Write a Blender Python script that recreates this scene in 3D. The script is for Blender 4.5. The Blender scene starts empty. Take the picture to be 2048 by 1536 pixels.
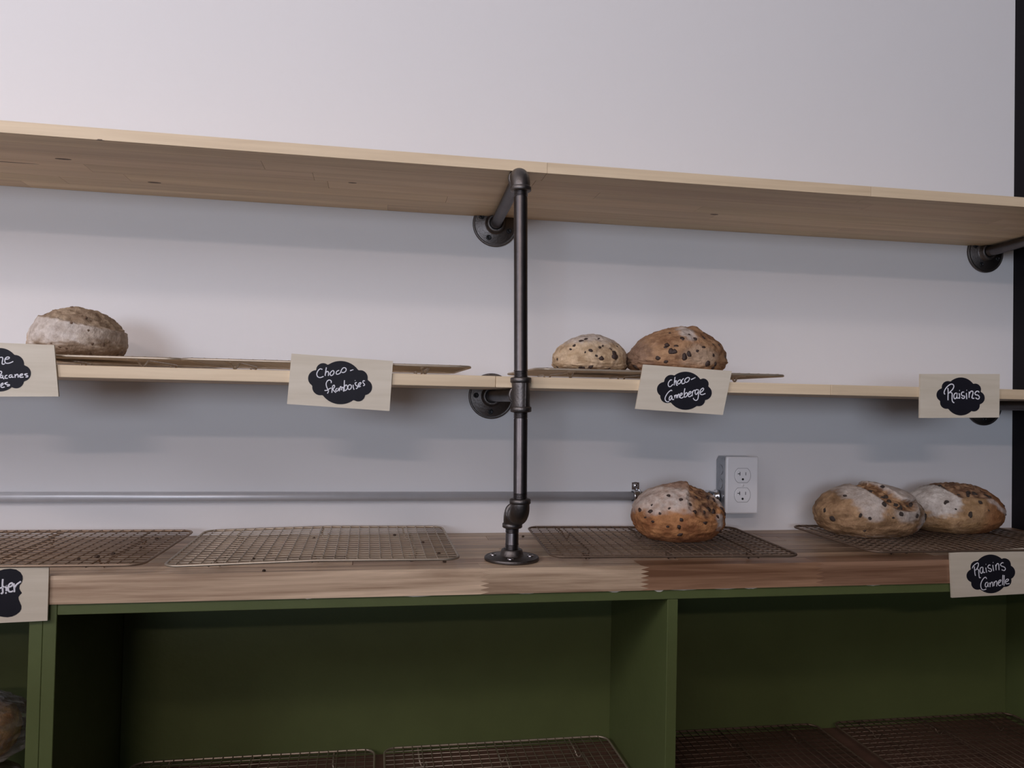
import bpy, math, random
from mathutils import Vector, Matrix, noise
R = random.Random(7)
S = bpy.context.scene
COL = S.collection

# ------------------------------------------------------------------ camera
cam_d = bpy.data.cameras.new('camera'); cam = bpy.data.objects.new('camera', cam_d); COL.objects.link(cam)
cr, cu, cf = Vector((.984638, -.173400, .020494)), Vector((-.023718, -.016540, .999582)), Vector((.172989, .984713, .020399))
M = Matrix((( cr.x, cu.x, -cf.x), (cr.y, cu.y, -cf.y), (cr.z, cu.z, -cf.z))).to_4x4()
M.translation = Vector((-.2013, -1.4906, .2609)); cam.matrix_world = M
cam_d.sensor_width = 36; cam_d.lens = 36 * 1535.8 / 2048; cam_d.clip_start = .02
S.camera = cam

# ------------------------------------------------------------------ world, lamps, exposure
W = bpy.data.worlds.new('world'); S.world = W; W.use_nodes = True
W.node_tree.nodes['Background'].inputs[0].default_value = (.55, .65, .85, 1)
W.node_tree.nodes['Background'].inputs[1].default_value = .3
S.view_settings.view_transform = 'Standard'; S.view_settings.look = 'None'
S.view_settings.exposure = 0; S.view_settings.gamma = 1; S.view_settings.use_curve_mapping = False

def area(name, loc, target, sx, sy, power, col):
    d = bpy.data.lights.new(name, 'AREA'); d.shape = 'RECTANGLE'; d.size = sx; d.size_y = sy; d.energy = power; d.color = col
    o = bpy.data.objects.new(name, d); COL.objects.link(o); o.location = loc
    o.rotation_euler = (Vector(target) - Vector(loc)).to_track_quat('-Z', 'Y').to_euler()
    return o
# two ceiling tube rows of the shop (their shelf shadows fall 14 and 32 degrees down the wall)
area('ceiling_tube_far', (-1.45, -6.1, 2.1), (-.1, 0, .4), 1.2, .10, 29, (1, .78, .72))
area('ceiling_tube_near', (-1.25, -2.85, 2.1), (-.3, 0, .3), 1.2, .10, 11, (1, .82, .74))
# daylight through the shop windows
area('window_daylight_left', (-2.6, -2.2, 1.45), (-.7, 0, .5), .9, .8, 24, (.95, .92, 1))
area('window_daylight_street', (-2.0, -6.8, .55), (-.8, 0, .3), 2.0, 1.2, 112, (.74, .83, 1))

# ------------------------------------------------------------------ helpers
class MB:
    def __init__(s): s.v = []; s.f = []; s.sm = []
    def add(s, vs, fs, smooth=False):
        b = len(s.v); s.v += [tuple(v) for v in vs]; s.f += [tuple(i + b for i in f) for f in fs]; s.sm += [smooth] * len(fs)
    def box(s, x0, x1, y0, y1, z0, z1):
        s.add([(x0,y0,z0),(x1,y0,z0),(x1,y1,z0),(x0,y1,z0),(x0,y0,z1),(x1,y0,z1),(x1,y1,z1),(x0,y1,z1)],
              [(0,3,2,1),(4,5,6,7),(0,1,5,4),(1,2,6,5),(2,3,7,6),(3,0,4,7)])
    def bbox(s, x0, x1, y0, y1, z0, z1, b):
        # bevelled box: three crossing sets of rings along x
        def ring(x, i):
            return [(x,y0+b+i,z0+i),(x,y1-b-i,z0+i),(x,y1-i,z0+b+i),(x,y1-i,z1-b-i),(x,y1-b-i,z1-i),(x,y0+b+i,z1-i),(x,y0+i,z1-b-i),(x,y0+i,z0+b+i)]
        rs = [ring(x0, b), ring(x0 + b, 0), ring(x1 - b, 0), ring(x1, b)]
        vs = sum(rs, []); fs = []
        for k in range(3):
            for i in range(8):
                j = (i + 1) % 8; fs.append((k*8+i, k*8+j, k*8+8+j, k*8+8+i))
        fs.append(tuple(range(7, -1, -1))); fs.append(tuple(range(24, 32)))
        s.add(vs, fs)
    def lathe(s, prof, org, ax, n=32, caps=True, smooth=True):
        org = Vector(org); ax = Vector(ax).normalized()
        a = ax.orthogonal().normalized(); b = ax.cross(a)
        vs = []; fs = []
        for (r, t) in prof:
            for i in range(n):
                th = 2 * math.pi * i / n
                vs.append(org + ax * t + (a * math.cos(th) + b * math.sin(th)) * r)
        m = len(prof)
        for k in range(m - 1):
            for i in range(n):
                j = (i + 1) % n; fs.append((k*n+i, k*n+j, (k+1)*n+j, (k+1)*n+i))
        s.add(vs, fs, smooth)
        if caps:
            s.f.append(tuple(len(s.v) - m*n + i for i in range(n - 1, -1, -1))); s.sm.append(False)
            s.f.append(tuple(len(s.v) - n + i for i in range(n))); s.sm.append(False)
    def tube(s, pts, r, n=8, closed=False, smooth=True, flat=1.0, nrm=None):
        pts = [Vector(p) for p in pts]; m = len(pts); vs = []; fs = []
        prev = None
        for k in range(m):
            if closed: t = pts[(k+1) % m] - pts[k-1]
            else: t = pts[min(k+1, m-1)] - pts[max(k-1, 0)]
            t = t.normalized() if t.length > 1e-9 else Vector((1,0,0))
            if nrm is not None: a = Vector(nrm); a = (a - t * a.dot(t)).normalized()
            elif prev is None: a = t.orthogonal().normalized()
            else: a = (prev - t * prev.dot(t)).normalized()
            prev = a; b = t.cross(a)
            rr = r[k] if isinstance(r, (list, tuple)) else r
            for i in range(n):
                th = 2 * math.pi * (i + .5) / n
                vs.append(pts[k] + a * math.cos(th) * rr * flat + b * math.sin(th) * rr)
        for k in range(m if closed else m - 1):
            q = (k + 1) % m
            for i in range(n):
                j = (i + 1) % n; fs.append((k*n+i, k*n+j, q*n+j, q*n+i))
        if not closed:
            fs.append(tuple(range(n - 1, -1, -1))); fs.append(tuple((m-1)*n + i for i in range(n)))
        s.add(vs, fs, smooth)
    def prism(s, poly, y0, y1):
        # polygon in (x,z), extruded from y0 (front) to y1
        n = len(poly); vs = [(x, y0, z) for x, z in poly] + [(x, y1, z) for x, z in poly]
        fs = [tuple(range(n)), tuple(range(2*n - 1, n - 1, -1))] + [(i, n + i, n + (i+1) % n, (i+1) % n) for i in range(n)]
        s.add(vs, fs)

def lerp(a, b, t): return tuple(x + (y - x)*t for x, y in zip(a, b))
def sst(a, b, x):
    t = max(0, min(1, (x - a)/(b - a))); return t*t*(3 - 2*t)
def wloc(p):
    v = Vector((0, 0, 0))
    while p is not None: v = v + p.location; p = p.parent
    return v
def obj(name, mb, mat, parent=None, loc=None, sub=None):
    """one mesh object; mb is in world coordinates"""
    o = bpy.data.objects.new(name, None) if mb is None else None
    me = bpy.data.meshes.new(name)
    base = wloc(parent) if parent is not None else Vector((0, 0, 0))
    L = Vector(loc) if loc is not None else base
    me.from_pydata([(v[0]-L.x, v[1]-L.y, v[2]-L.z) for v in mb.v], [], mb.f)
    me.polygons.foreach_set('use_smooth', mb.sm)
    me.materials.append(mat); me.update()
    o = bpy.data.objects.new(name, me); COL.objects.link(o)
    if parent is not None: o.parent = parent
    o.location = L - base
    return o
def tag(o, label, cat, group=None):
    o['label'] = label; o['category'] = cat
    if group: o['group'] = group
    return o
def thing(name, label, cat, loc, group=None):
    o = bpy.data.objects.new(name, None); COL.objects.link(o); o.location = loc; o.empty_display_size = .05
    return tag(o, label, cat, group)
def struct(o): o['kind'] = 'structure'; return o
def dup(root, delta, label=None):
    def rec(o, par):
        c = o.copy(); COL.objects.link(c); c.parent = par
        for ch in list(o.children): rec(ch, c)
        return c
    r = rec(root, None); r.location = root.location + Vector(delta)
    if label: r['label'] = label
    return r

# ------------------------------------------------------------------ materials
def new_mat(name):
    m = bpy.data.materials.new(name); m.use_nodes = True
    nt = m.node_tree; return m, nt, nt.nodes['Principled BSDF']
def N(nt, typ, **kw):
    n = nt.nodes.new(typ)
    for k, v in kw.items():
        if k in n.inputs.keys(): n.inputs[k].default_value = v
        else: setattr(n, k, v)
    return n
def simple(name, col, rough=.6, metal=0, bump=0, bscale=60, var=.0, vscale=8, spec=.5):
    m, nt, b = new_mat(name)
    b.inputs['Roughness'].default_value = rough; b.inputs['Metallic'].default_value = metal
    b.inputs['Specular IOR Level'].default_value = spec
    tc = N(nt, 'ShaderNodeTexCoord')
    nz = N(nt, 'ShaderNodeTexNoise', Scale=vscale, Detail=4.0)
    nt.links.new(tc.outputs['Object'], nz.inputs['Vector'])
    mix = N(nt, 'ShaderNodeMix', data_type='RGBA')
    mix.inputs[6].default_value = tuple(c * (1 - var) for c in col) + (1,)
    mix.inputs[7].default_value = tuple(min(1, c * (1 + var)) for c in col) + (1,)
    nt.links.new(nz.outputs['Fac'], mix.inputs[0]); nt.links.new(mix.outputs[2], b.inputs['Base Color'])
    if bump:
        n2 = N(nt, 'ShaderNodeTexNoise', Scale=bscale, Detail=5.0)
        nt.links.new(tc.outputs['Object'], n2.inputs['Vector'])
        bp = N(nt, 'ShaderNodeBump', Strength=bump, Distance=.002)
        nt.links.new(n2.outputs['Fac'], bp.inputs['Height']); nt.links.new(bp.outputs['Normal'], b.inputs['Normal'])
    return m
def wood(name, dark, light, rough=.5, grain=1.0, sc=(1.6, 38, 38), by_object=True, lohi=(.42, .88)):
    """long grain along x; each stave shifts the grain and takes its tone from obj.color"""
    m, nt, b = new_mat(name); b.inputs['Roughness'].default_value = rough
    tc = N(nt, 'ShaderNodeTexCoord'); oi = N(nt, 'ShaderNodeObjectInfo')
    off = N(nt, 'ShaderNodeVectorMath', operation='SCALE'); off.inputs[0].default_value = (13, 7, 5)
    nt.links.new(oi.outputs['Random'], off.inputs['Scale'])
    ad = N(nt, 'ShaderNodeVectorMath', operation='ADD')
    nt.links.new(tc.outputs['Object'], ad.inputs[0]); nt.links.new(off.outputs[0], ad.inputs[1])
    mp = N(nt, 'ShaderNodeMapping'); mp.inputs['Scale'].default_value = sc
    nt.links.new(ad.outputs[0], mp.inputs['Vector'])
    n1 = N(nt, 'ShaderNodeTexNoise', Scale=1.0, Detail=6.0, Roughness=.62, Distortion=.6)
    nt.links.new(mp.outputs[0], n1.inputs['Vector'])
    mp2 = N(nt, 'ShaderNodeMapping'); mp2.inputs['Scale'].default_value = (sc[0]*3, sc[1]*5, sc[2]*5)
    nt.links.new(ad.outputs[0], mp2.inputs['Vector'])
    n2 = N(nt, 'ShaderNodeTexNoise', Scale=1.0, Detail=3.0)
    nt.links.new(mp2.outputs[0], n2.inputs['Vector'])
    mx = N(nt, 'ShaderNodeMath', operation='MULTIPLY_ADD'); mx.inputs[1].default_value = .35 * grain
    nt.links.new(n2.outputs['Fac'], mx.inputs[0]); nt.links.new(n1.outputs['Fac'], mx.inputs[2])
    rp = N(nt, 'ShaderNodeValToRGB')
    rp.color_ramp.elements[0].position = lohi[0]; rp.color_ramp.elements[0].color = dark + (1,)
    rp.color_ramp.elements[1].position = lohi[1]; rp.color_ramp.elements[1].color = light + (1,)
    nt.links.new(mx.outputs[0], rp.inputs[0])
    mul = N(nt, 'ShaderNodeMix', data_type='RGBA', blend_type='MULTIPLY'); mul.inputs[0].default_value = 1
    nt.links.new(rp.outputs[0], mul.inputs[6])
    if by_object: nt.links.new(oi.outputs['Color'], mul.inputs[7])
    else: mul.inputs[7].default_value = (1, 1, 1, 1)
    nt.links.new(mul.outputs[2], b.inputs['Base Color'])
    bp = N(nt, 'ShaderNodeBump', Strength=.12, Distance=.001)
    nt.links.new(n2.outputs['Fac'], bp.inputs['Height']); nt.links.new(bp.outputs['Normal'], b.inputs['Normal'])
    return m
def crust_mat(name):
    m, nt, b = new_mat(name); b.inputs['Roughness'].default_value = .72; b.inputs['Specular IOR Level'].default_value = .3
    at = N(nt, 'ShaderNodeAttribute', attribute_name='crust')
    tc = N(nt, 'ShaderNodeTexCoord')
    n1 = N(nt, 'ShaderNodeTexNoise', Scale=70.0, Detail=6.0, Roughness=.7); nt.links.new(tc.outputs['Object'], n1.inputs['Vector'])
    n2 = N(nt, 'ShaderNodeTexNoise', Scale=260.0, Detail=4.0); nt.links.new(tc.outputs['Object'], n2.inputs['Vector'])
    rp = N(nt, 'ShaderNodeValToRGB')
    rp.color_ramp.elements[0].position = .3; rp.color_ramp.elements[0].color = (.62, .56, .52, 1)
    rp.color_ramp.elements[1].position = .68; rp.color_ramp.elements[1].color = (1.16, 1.15, 1.14, 1)
    nt.links.new(n1.outputs['Fac'], rp.inputs[0])
    mul = N(nt, 'ShaderNodeMix', data_type='RGBA', blend_type='MULTIPLY'); mul.inputs[0].default_value = 1
    nt.links.new(at.outputs['Color'], mul.inputs[6]); nt.links.new(rp.outputs[0], mul.inputs[7])
    nt.links.new(mul.outputs[2], b.inputs['Base Color'])
    add = N(nt, 'ShaderNodeMath', operation='MULTIPLY_ADD'); add.inputs[1].default_value = .5
    nt.links.new(n2.outputs['Fac'], add.inputs[0]); nt.links.new(n1.outputs['Fac'], add.inputs[2])
    bp = N(nt, 'ShaderNodeBump', Strength=.7, Distance=.004)
    nt.links.new(add.outputs[0], bp.inputs['Height']); nt.links.new(bp.outputs['Normal'], b.inputs['Normal'])
    return m

m_wall = simple('white_wall_paint', (.80, .787, .79), .75, bump=.05, bscale=220, var=.012, vscale=2)
m_black_wall = simple('black_wall_paint', (.007, .006, .008), .8, bump=.05, spec=.2)
m_floor = simple('dark_floor', (.05, .045, .04), .6, var=.2)
m_ceil = simple('ceiling_paint', (.7, .7, .7), .8)
m_pine = wood('pine', (.63, .47, .30), (.84, .67, .46), .55)
m_knot = simple('knot', (.16, .10, .06), .6, var=.4, vscale=300)
m_counter = wood('counter_wood', (.235, .145, .09), (.64, .49, .355), .42, sc=(1.5, 30, 30), lohi=(.50, .82))
m_green = simple('green_paint', (.108, .135, .046), .5, bump=.18, bscale=90, var=.12, vscale=14)
m_chip = simple('bare_white_filler', (.72, .68, .60), .8)
m_iron = simple('black_iron_pipe', (.12, .11, .112), .36, 1.0, bump=.10, bscale=160, var=.35, vscale=22)
m_fit = simple('cast_iron_fitting', (.15, .135, .128), .46, 1.0, bump=.25, bscale=260, var=.25, vscale=30)
m_screw = simple('zinc_screw', (.62, .60, .62), .25, 1.0)
m_blackscrew = simple('black_screw', (.03, .03, .032), .45, .6)
m_emt = simple('galvanised_conduit', (.60, .61, .64), .40, .30, var=.08, vscale=30)
m_zinc = simple('bright_zinc', (.72, .73, .75), .22, 1.0, var=.12, vscale=60)
m_box = simple('galvanised_box', (.40, .42, .45), .42, 1.0, bump=.1, var=.3, vscale=40)
m_plate = simple('white_plastic', (.84, .83, .84), .35)
m_slot = simple('slot_black', (.01, .01, .01), .6)
m_wire = simple('tarnished_wire', (.50, .42, .33), .45, .75, var=.25, vscale=35)
m_wire_dark = simple('dark_wire', (.17, .115, .08), .5, .5, var=.3, vscale=35)
m_wire_brown = simple('brown_wire', (.33, .235, .165), .5, .6, var=.3, vscale=35)
m_board = wood('sign_board', (.60, .52, .40), (.72, .64, .52), .6, sc=(3, 30, 30), by_object=False)
m_chalk = simple('chalkboard_sticker', (.011, .0105, .016), .6, var=.25, vscale=40, spec=.22)
m_ink = simple('white_chalk_ink', (.80, .79, .84), .7, var=.12, vscale=300)
m_crust = crust_mat('bread_crust')
m_choc = simple('dark_chocolate', (.045, .024, .018), .45, var=.5, vscale=120, bump=.3, bscale=200)
m_raisin = simple('raisin_skin', (.05, .035, .028), .42, var=.5, vscale=150, bump=.5, bscale=240)
m_nut = simple('pecan', (.17, .10, .06), .55, var=.4, vscale=150, bump=.4, bscale=200)
m_crumb = simple('crumb', (.06, .035, .022), .8, var=.3, vscale=200)
m_cabwood = wood('cabinet_floor_wood', (.10, .05, .035), (.17, .085, .06), .55, by_object=False)
mb_, nt_, b_ = new_mat('clear_film')
for n in list(nt_.nodes):
    if n.type != 'OUTPUT_MATERIAL': nt_.nodes.remove(n)
tr = N(nt_, 'ShaderNodeBsdfTransparent'); tr.inputs[0].default_value = (.93, .93, .93, 1)
gl = N(nt_, 'ShaderNodeBsdfPrincipled', Roughness=.18); gl.inputs['Base Color'].default_value = (.75, .75, .76, 1)
lw = N(nt_, 'ShaderNodeFresnel', IOR=1.35); tc_ = N(nt_, 'ShaderNodeTexCoord')
nz_ = N(nt_, 'ShaderNodeTexNoise', Scale=55.0, Detail=5.0, Distortion=1.5); nt_.links.new(tc_.outputs['Object'], nz_.inputs['Vector'])
bp_ = N(nt_, 'ShaderNodeBump', Strength=.8, Distance=.004); nt_.links.new(nz_.outputs['Fac'], bp_.inputs['Height'])
nt_.links.new(bp_.outputs['Normal'], gl.inputs['Normal'])
ad_ = N(nt_, 'ShaderNodeMath', operation='ADD', use_clamp=True); ad_.inputs[1].default_value = .05; nt_.links.new(lw.outputs[0], ad_.inputs[0])
ms = N(nt_, 'ShaderNodeMixShader')
nt_.links.new(ad_.outputs[0], ms.inputs[0]); nt_.links.new(tr.outputs[0], ms.inputs[1]); nt_.links.new(gl.outputs[0], ms.inputs[2])
nt_.links.new(ms.outputs[0], [n for n in nt_.nodes if n.type == 'OUTPUT_MATERIAL'][0].inputs[0])
m_film = mb_

# ------------------------------------------------------------------ the room
XR, XL, YF, ZF, ZC = 1.1921, -3.1, -7.0, -.86, 2.3
def slab(name, mat, *b):
    mb = MB(); mb.box(*b); return struct(obj(name, mb, mat))
slab('wall_back', m_wall, XL, XR + .1, 0, .1, ZF, ZC)
slab('wall_right', m_black_wall, XR, XR + .1, YF, 0, ZF, ZC)
slab('wall_left', m_wall, XL - .1, XL, YF, .1, ZF, ZC)
slab('wall_front', m_wall, XL, XR + .1, YF - .1, YF, ZF, ZC)
slab('floor', m_floor, XL - .1, XR + .1, YF - .1, .1, ZF - .1, ZF)
slab('ceiling', m_ceil, XL - .1, XR + .1, YF - .1, .1, ZC, ZC + .1)

# unseen block added to keep low light off the cabinets; pale top bounces light
m_blocker_top = simple('pale_bounce_top', (.72, .68, .62), .45)
m_blocker_body = simple('dark_blocker_side', (.05, .045, .04), .6)
sc_ = thing('added_light_blocker', 'added unseen block with a pale top opposite the bread shelves, shading the cabinets', 'counter', (-.9, -2.25, ZF))
mb = MB(); mb.bbox(-2.4, 1.1, -2.50, -1.72, .080, .120, .003); obj('blocker_top', mb, m_blocker_top, sc_)
mb = MB(); mb.bbox(-2.35, 1.05, -2.46, -1.76, ZF, .0795, .003); obj('blocker_body', mb, m_blocker_body, sc_)

# ------------------------------------------------------------------ boards glued up from staves
def staves(root, mat, y0, y1, z0, z1, rows, sag=None, gap=.00025, bev=.0008, fingers=False):
    """rows: list (front first) of [x joints...] with tones between them"""
    n = len(rows); w = (y1 - y0) / n
    for r, (joints, tones) in enumerate(rows):
        for k in range(len(joints) - 1):
            a, b = joints[k] + gap, joints[k+1] - gap
            mb = MB(); ya, yb = y0 + r*w + gap, y0 + (r+1)*w - gap
            if fingers and r == 0:
                nf = 6; h = (z1 - z0) / (2*nf); poly = []
                for i in range(2*nf + 1): poly.append((b + (.007 if i % 2 else -.007), z0 + i*h))
                for i in range(2*nf, -1, -1): poly.append((a + (.007 if i % 2 else -.007), z0 + i*h))
                mb.prism(poly, ya, yb)
            elif sag:
                m = 8
                for i in range(m): pass
                pts = [a + (b - a) * i / m for i in range(m + 1)]
                vs = []; fs = []
                for x in pts:
                    d = sag(x); vs += [(x, ya, z0+d), (x, yb, z0+d), (x, yb, z1+d), (x, ya, z1+d)]
                for i in range(m):
                    for j in range(4):
                        q = (j + 1) % 4; fs.append((i*4+j, (i+1)*4+j, (i+1)*4+q, i*4+q))
                fs += [(0, 1, 2, 3), (m*4+3, m*4+2, m*4+1, m*4)]
                mb.add(vs, fs)
            else:
                mb.bbox(a, b, ya, yb, z0, z1, bev)
            o = obj('stave', mb, mat, root)
            t = tones[k] if tones else 1.0
            o.color = t if isinstance(t, tuple) else (t, t, t, 1)
def rand_rows(n, x0, x1, lo, hi, tlo, thi, warm=.03):
    out = []
    for i in range(n):
        xs = [x0]; x = x0 - R.uniform(0, lo)
        while True:
            x += R.uniform(lo, hi)
            if x > x1 - .12: break
            if x > x0 + .12: xs.append(x)
        xs.append(x1); ts = []
        for _ in range(len(xs) - 1):
            t = R.uniform(tlo, thi); ts.append((t, t * R.uniform(1 - warm, 1), t * R.uniform(1 - 2*warm, 1), 1))
        out.append((xs, ts))
    return out

SX0, SX1 = -1.55, XR - .001
top = thing('wall_shelf', 'long pale pine board shelf at the top, bare, its underside showing', 'shelf', (0, 0, .6214), 'pine shelves on iron pipes')
sag = lambda x: -.0022 * max(0, 1 - ((x - .05) / .95) ** 2)
rows = rand_rows(7, SX0, SX1, .35, .8, .90, 1.04)
rows[0] = ([SX0, -.78, .055, .62, SX1], [1.03, 1.02, 1.0, .98])
staves(top, m_pine, -.313, -.0005, .6214, .6384, rows, sag)
for x, y, rx, ry in [(-.69, -.20, .012, .0035), (-.585, -.095, .011, .004), (-.60, -.3115, .006, .0015), (-.25, -.18, .007, .0025), (.42, -.13, .008, .003), (-.79, -.16, .05, .0014)]:
    mb = MB(); z = .6214 + sag(x)
    mb.add([(x + rx*math.cos(i*math.pi/6), y + ry*math.sin(i*math.pi/6), z - .0003) for i in range(12)] + [(x + rx*math.cos(i*math.pi/6), y + ry*math.sin(i*math.pi/6), z + .001) for i in range(12)],
           [tuple(range(11, -1, -1)), tuple(range(12, 24))] + [(i, (i+1) % 12, 12 + (i+1) % 12, 12 + i) for i in range(12)])
    obj('knot', mb, m_knot, top)
mid = thing('wall_shelf', 'long pale pine board shelf in the middle, holding three loaves', 'shelf', (0, 0, .2794), 'pine shelves on iron pipes')
rows = rand_rows(7, SX0, SX1, .35, .8, .90, 1.04)
rows[0] = ([SX0, -.9, -.02, .55, SX1], [1.05, 1.0, 1.04, .93])
staves(mid, m_pine, -.313, -.0005, .2794, .2970, rows)

ctr = thing('countertop', 'thick brown butcher block counter with wire racks and two loaf rows on it', 'countertop', (0, 0, -.04))
rows = rand_rows(8, SX0, SX1, .3, .62, .78, 1.12, .05)
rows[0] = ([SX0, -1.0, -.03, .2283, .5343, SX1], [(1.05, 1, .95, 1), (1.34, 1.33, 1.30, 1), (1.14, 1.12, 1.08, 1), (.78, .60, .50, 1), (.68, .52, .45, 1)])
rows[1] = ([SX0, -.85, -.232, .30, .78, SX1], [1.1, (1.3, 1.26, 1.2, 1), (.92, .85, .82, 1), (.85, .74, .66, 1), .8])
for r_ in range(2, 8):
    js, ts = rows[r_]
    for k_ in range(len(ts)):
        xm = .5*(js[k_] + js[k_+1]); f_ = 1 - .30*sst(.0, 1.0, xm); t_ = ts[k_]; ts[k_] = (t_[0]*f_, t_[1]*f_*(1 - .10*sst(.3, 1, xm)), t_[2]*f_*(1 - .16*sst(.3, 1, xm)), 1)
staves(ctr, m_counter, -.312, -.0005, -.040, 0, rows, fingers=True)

# ------------------------------------------------------------------ green cabinets
ZB = -.412
def panel(name, par, *b):
    mb = MB(); mb.bbox(*b, .0007); return obj(name, mb, m_green, par)
cab = thing('cabinet', 'open dark green cabinet with a centre divider under the counter', 'cabinet', (.27, -.15, ZF))
panel('side_panel', cab, -.6557, -.638, -.308, -.001, ZF, -.0405)
panel('side_panel', cab, 1.172, 1.190, -.308, -.001, ZF, -.0405)
panel('divider', cab, .2690, .2868, -.3075, -.011, ZB, -.0565)
panel('top_panel', cab, -.6375, 1.1715, -.308, -.001, -.056, -.0405)
panel('back_panel', cab, -.6375, 1.1715, -.010, -.001, ZF + .05, -.0565)
mb = MB(); mb.bbox(-.6375, 1.1715, -.3075, -.0105, ZB - .016, ZB, .0012)
o = obj('bottom_panel', mb, m_cabwood, cab); o['label'] = 'brown wooden cabinet floor'
panel('kick_board', cab, -.6375, 1.1715, -.26, -.245, ZF, ZB - .017)
cab2 = thing('cabinet', 'open green cabinet at the far left, holding bagged bread', 'cabinet', (-1.1, -.15, ZF))
panel('side_panel', cab2, -.6735, -.6560, -.308, -.001, ZF, -.0405)
panel('side_panel', cab2, -1.55, -1.532, -.308, -.001, ZF, -.0405)
panel('top_panel', cab2, -1.5315, -.674, -.308, -.001, -.056, -.0405)
panel('back_panel', cab2, -1.5315, -.674, -.010, -.001, ZF + .05, -.0565)
mb = MB(); mb.bbox(-1.5315, -.674, -.3075, -.0105, ZB - .016, ZB, .0012)
o = obj('bottom_panel', mb, m_cabwood, cab2)
panel('kick_board', cab2, -1.5315, -.674, -.26, -.245, ZF, ZB - .017)
# bare filler showing along the seam under the counter
for x0, ln, h in [(-.155, .045, .0022), (.168, .022, .0026), (.245, .016, .0042), (.27, .05, .0018), (.345, .045, .0016), (.40, .024, .0024), (.62, .03, .0018), (.02, .03, .0015), (-.30, .012, .0016)]:
    mb = MB(); n = 6
    poly = [(x0 + ln*i/n, -.0403) for i in range(n+1)] + [(x0 + ln*i/n, -.0403 - h*math.sin(math.pi*(i+.3)/(n+.6))*R.uniform(.6, 1)) for i in range(n, -1, -1)]
    mb.prism(poly[::-1], -.3092, -.3078); obj('paint_chip', mb, m_chip, cab)

# ------------------------------------------------------------------ iron pipe frame
RP = .0106
def pipe(mb, P, Q, r=RP, thr=(True, True)):
    P, Q = Vector(P), Vector(Q); L = (Q - P).length; pr = []
    def ring(t0):
        for i in range(5):
            pr.extend([(r + .0005, t0 + i*.0022), (r + .0005, t0 + i*.0022 + .0007), (r - .0006, t0 + i*.0022 + .0011), (r - .0006, t0 + i*.0022 + .0018)])
    if thr[0]: ring(0)
    pr.append((r, .0125 if thr[0] else 0)); pr.append((r, L - .0125 if thr[1] else L))
    if thr[1]: ring(L - .0115)
    mb.lathe(pr, P, Q - P, 32)
def band(mb, C, d, r=.0163, h=.0075):
    C, d = Vector(C), Vector(d).normalized()
    mb.lathe([(r - .0035, -h/2 - .0006), (r - .0012, -h/2), (r, -h/2 + .001), (r, h/2 - .001), (r - .0012, h/2), (r - .0035, h/2 + .0006)], C, d, 32)
def elbow(mb, C, d1, d2, reach=.0225, r=.0143):
    C, d1, d2 = Vector(C), Vector(d1).normalized(), Vector(d2).normalized()
    pts = []; rs = []
    for i in range(15):
        t = math.pi/2 * i / 14
        pts.append(C + d1*reach*(1 - math.sin(t)) + d2*reach*(1 - math.cos(t))); rs.append(r + .0009*math.sin(2*t))
    mb.tube(pts, rs, 28)
    band(mb, C + d1*(reach + .001), d1); band(mb, C + d2*(reach + .001), d2)
def flange(par, C, ax, rot, screw_mat):
    C, ax = Vector(C), Vector(ax).normalized(); mb = MB()
    mb.lathe([(.0440, 0), (.0447, .0012), (.0447, .0042), (.0437, .0055), (.0415, .0060), (.0408, .0053), (.0398, .0053), (.0388, .0060),
              (.0215, .0066), (.0196, .0078), (.0180, .0135), (.0172, .0165), (.0160, .0175), (.0125, .0175), (.0112, .0150)], C, ax, 48)
    f = obj('flange', mb, m_fit, par)
    a = ax.orthogonal().normalized(); b = ax.cross(a)
    for k in range(4):
        th = rot + k*math.pi/2; p = C + (a*math.cos(th) + b*math.sin(th))*.0305
        s_ = MB(); s_.lathe([(.0052, .0058), (.0052, .0072), (.0046, .0082), (.0030, .0088), (.0026, .0080), (.0004, .0080)], p, ax, 14)
        obj('screw', s_, screw_mat, f)
    return f
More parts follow.
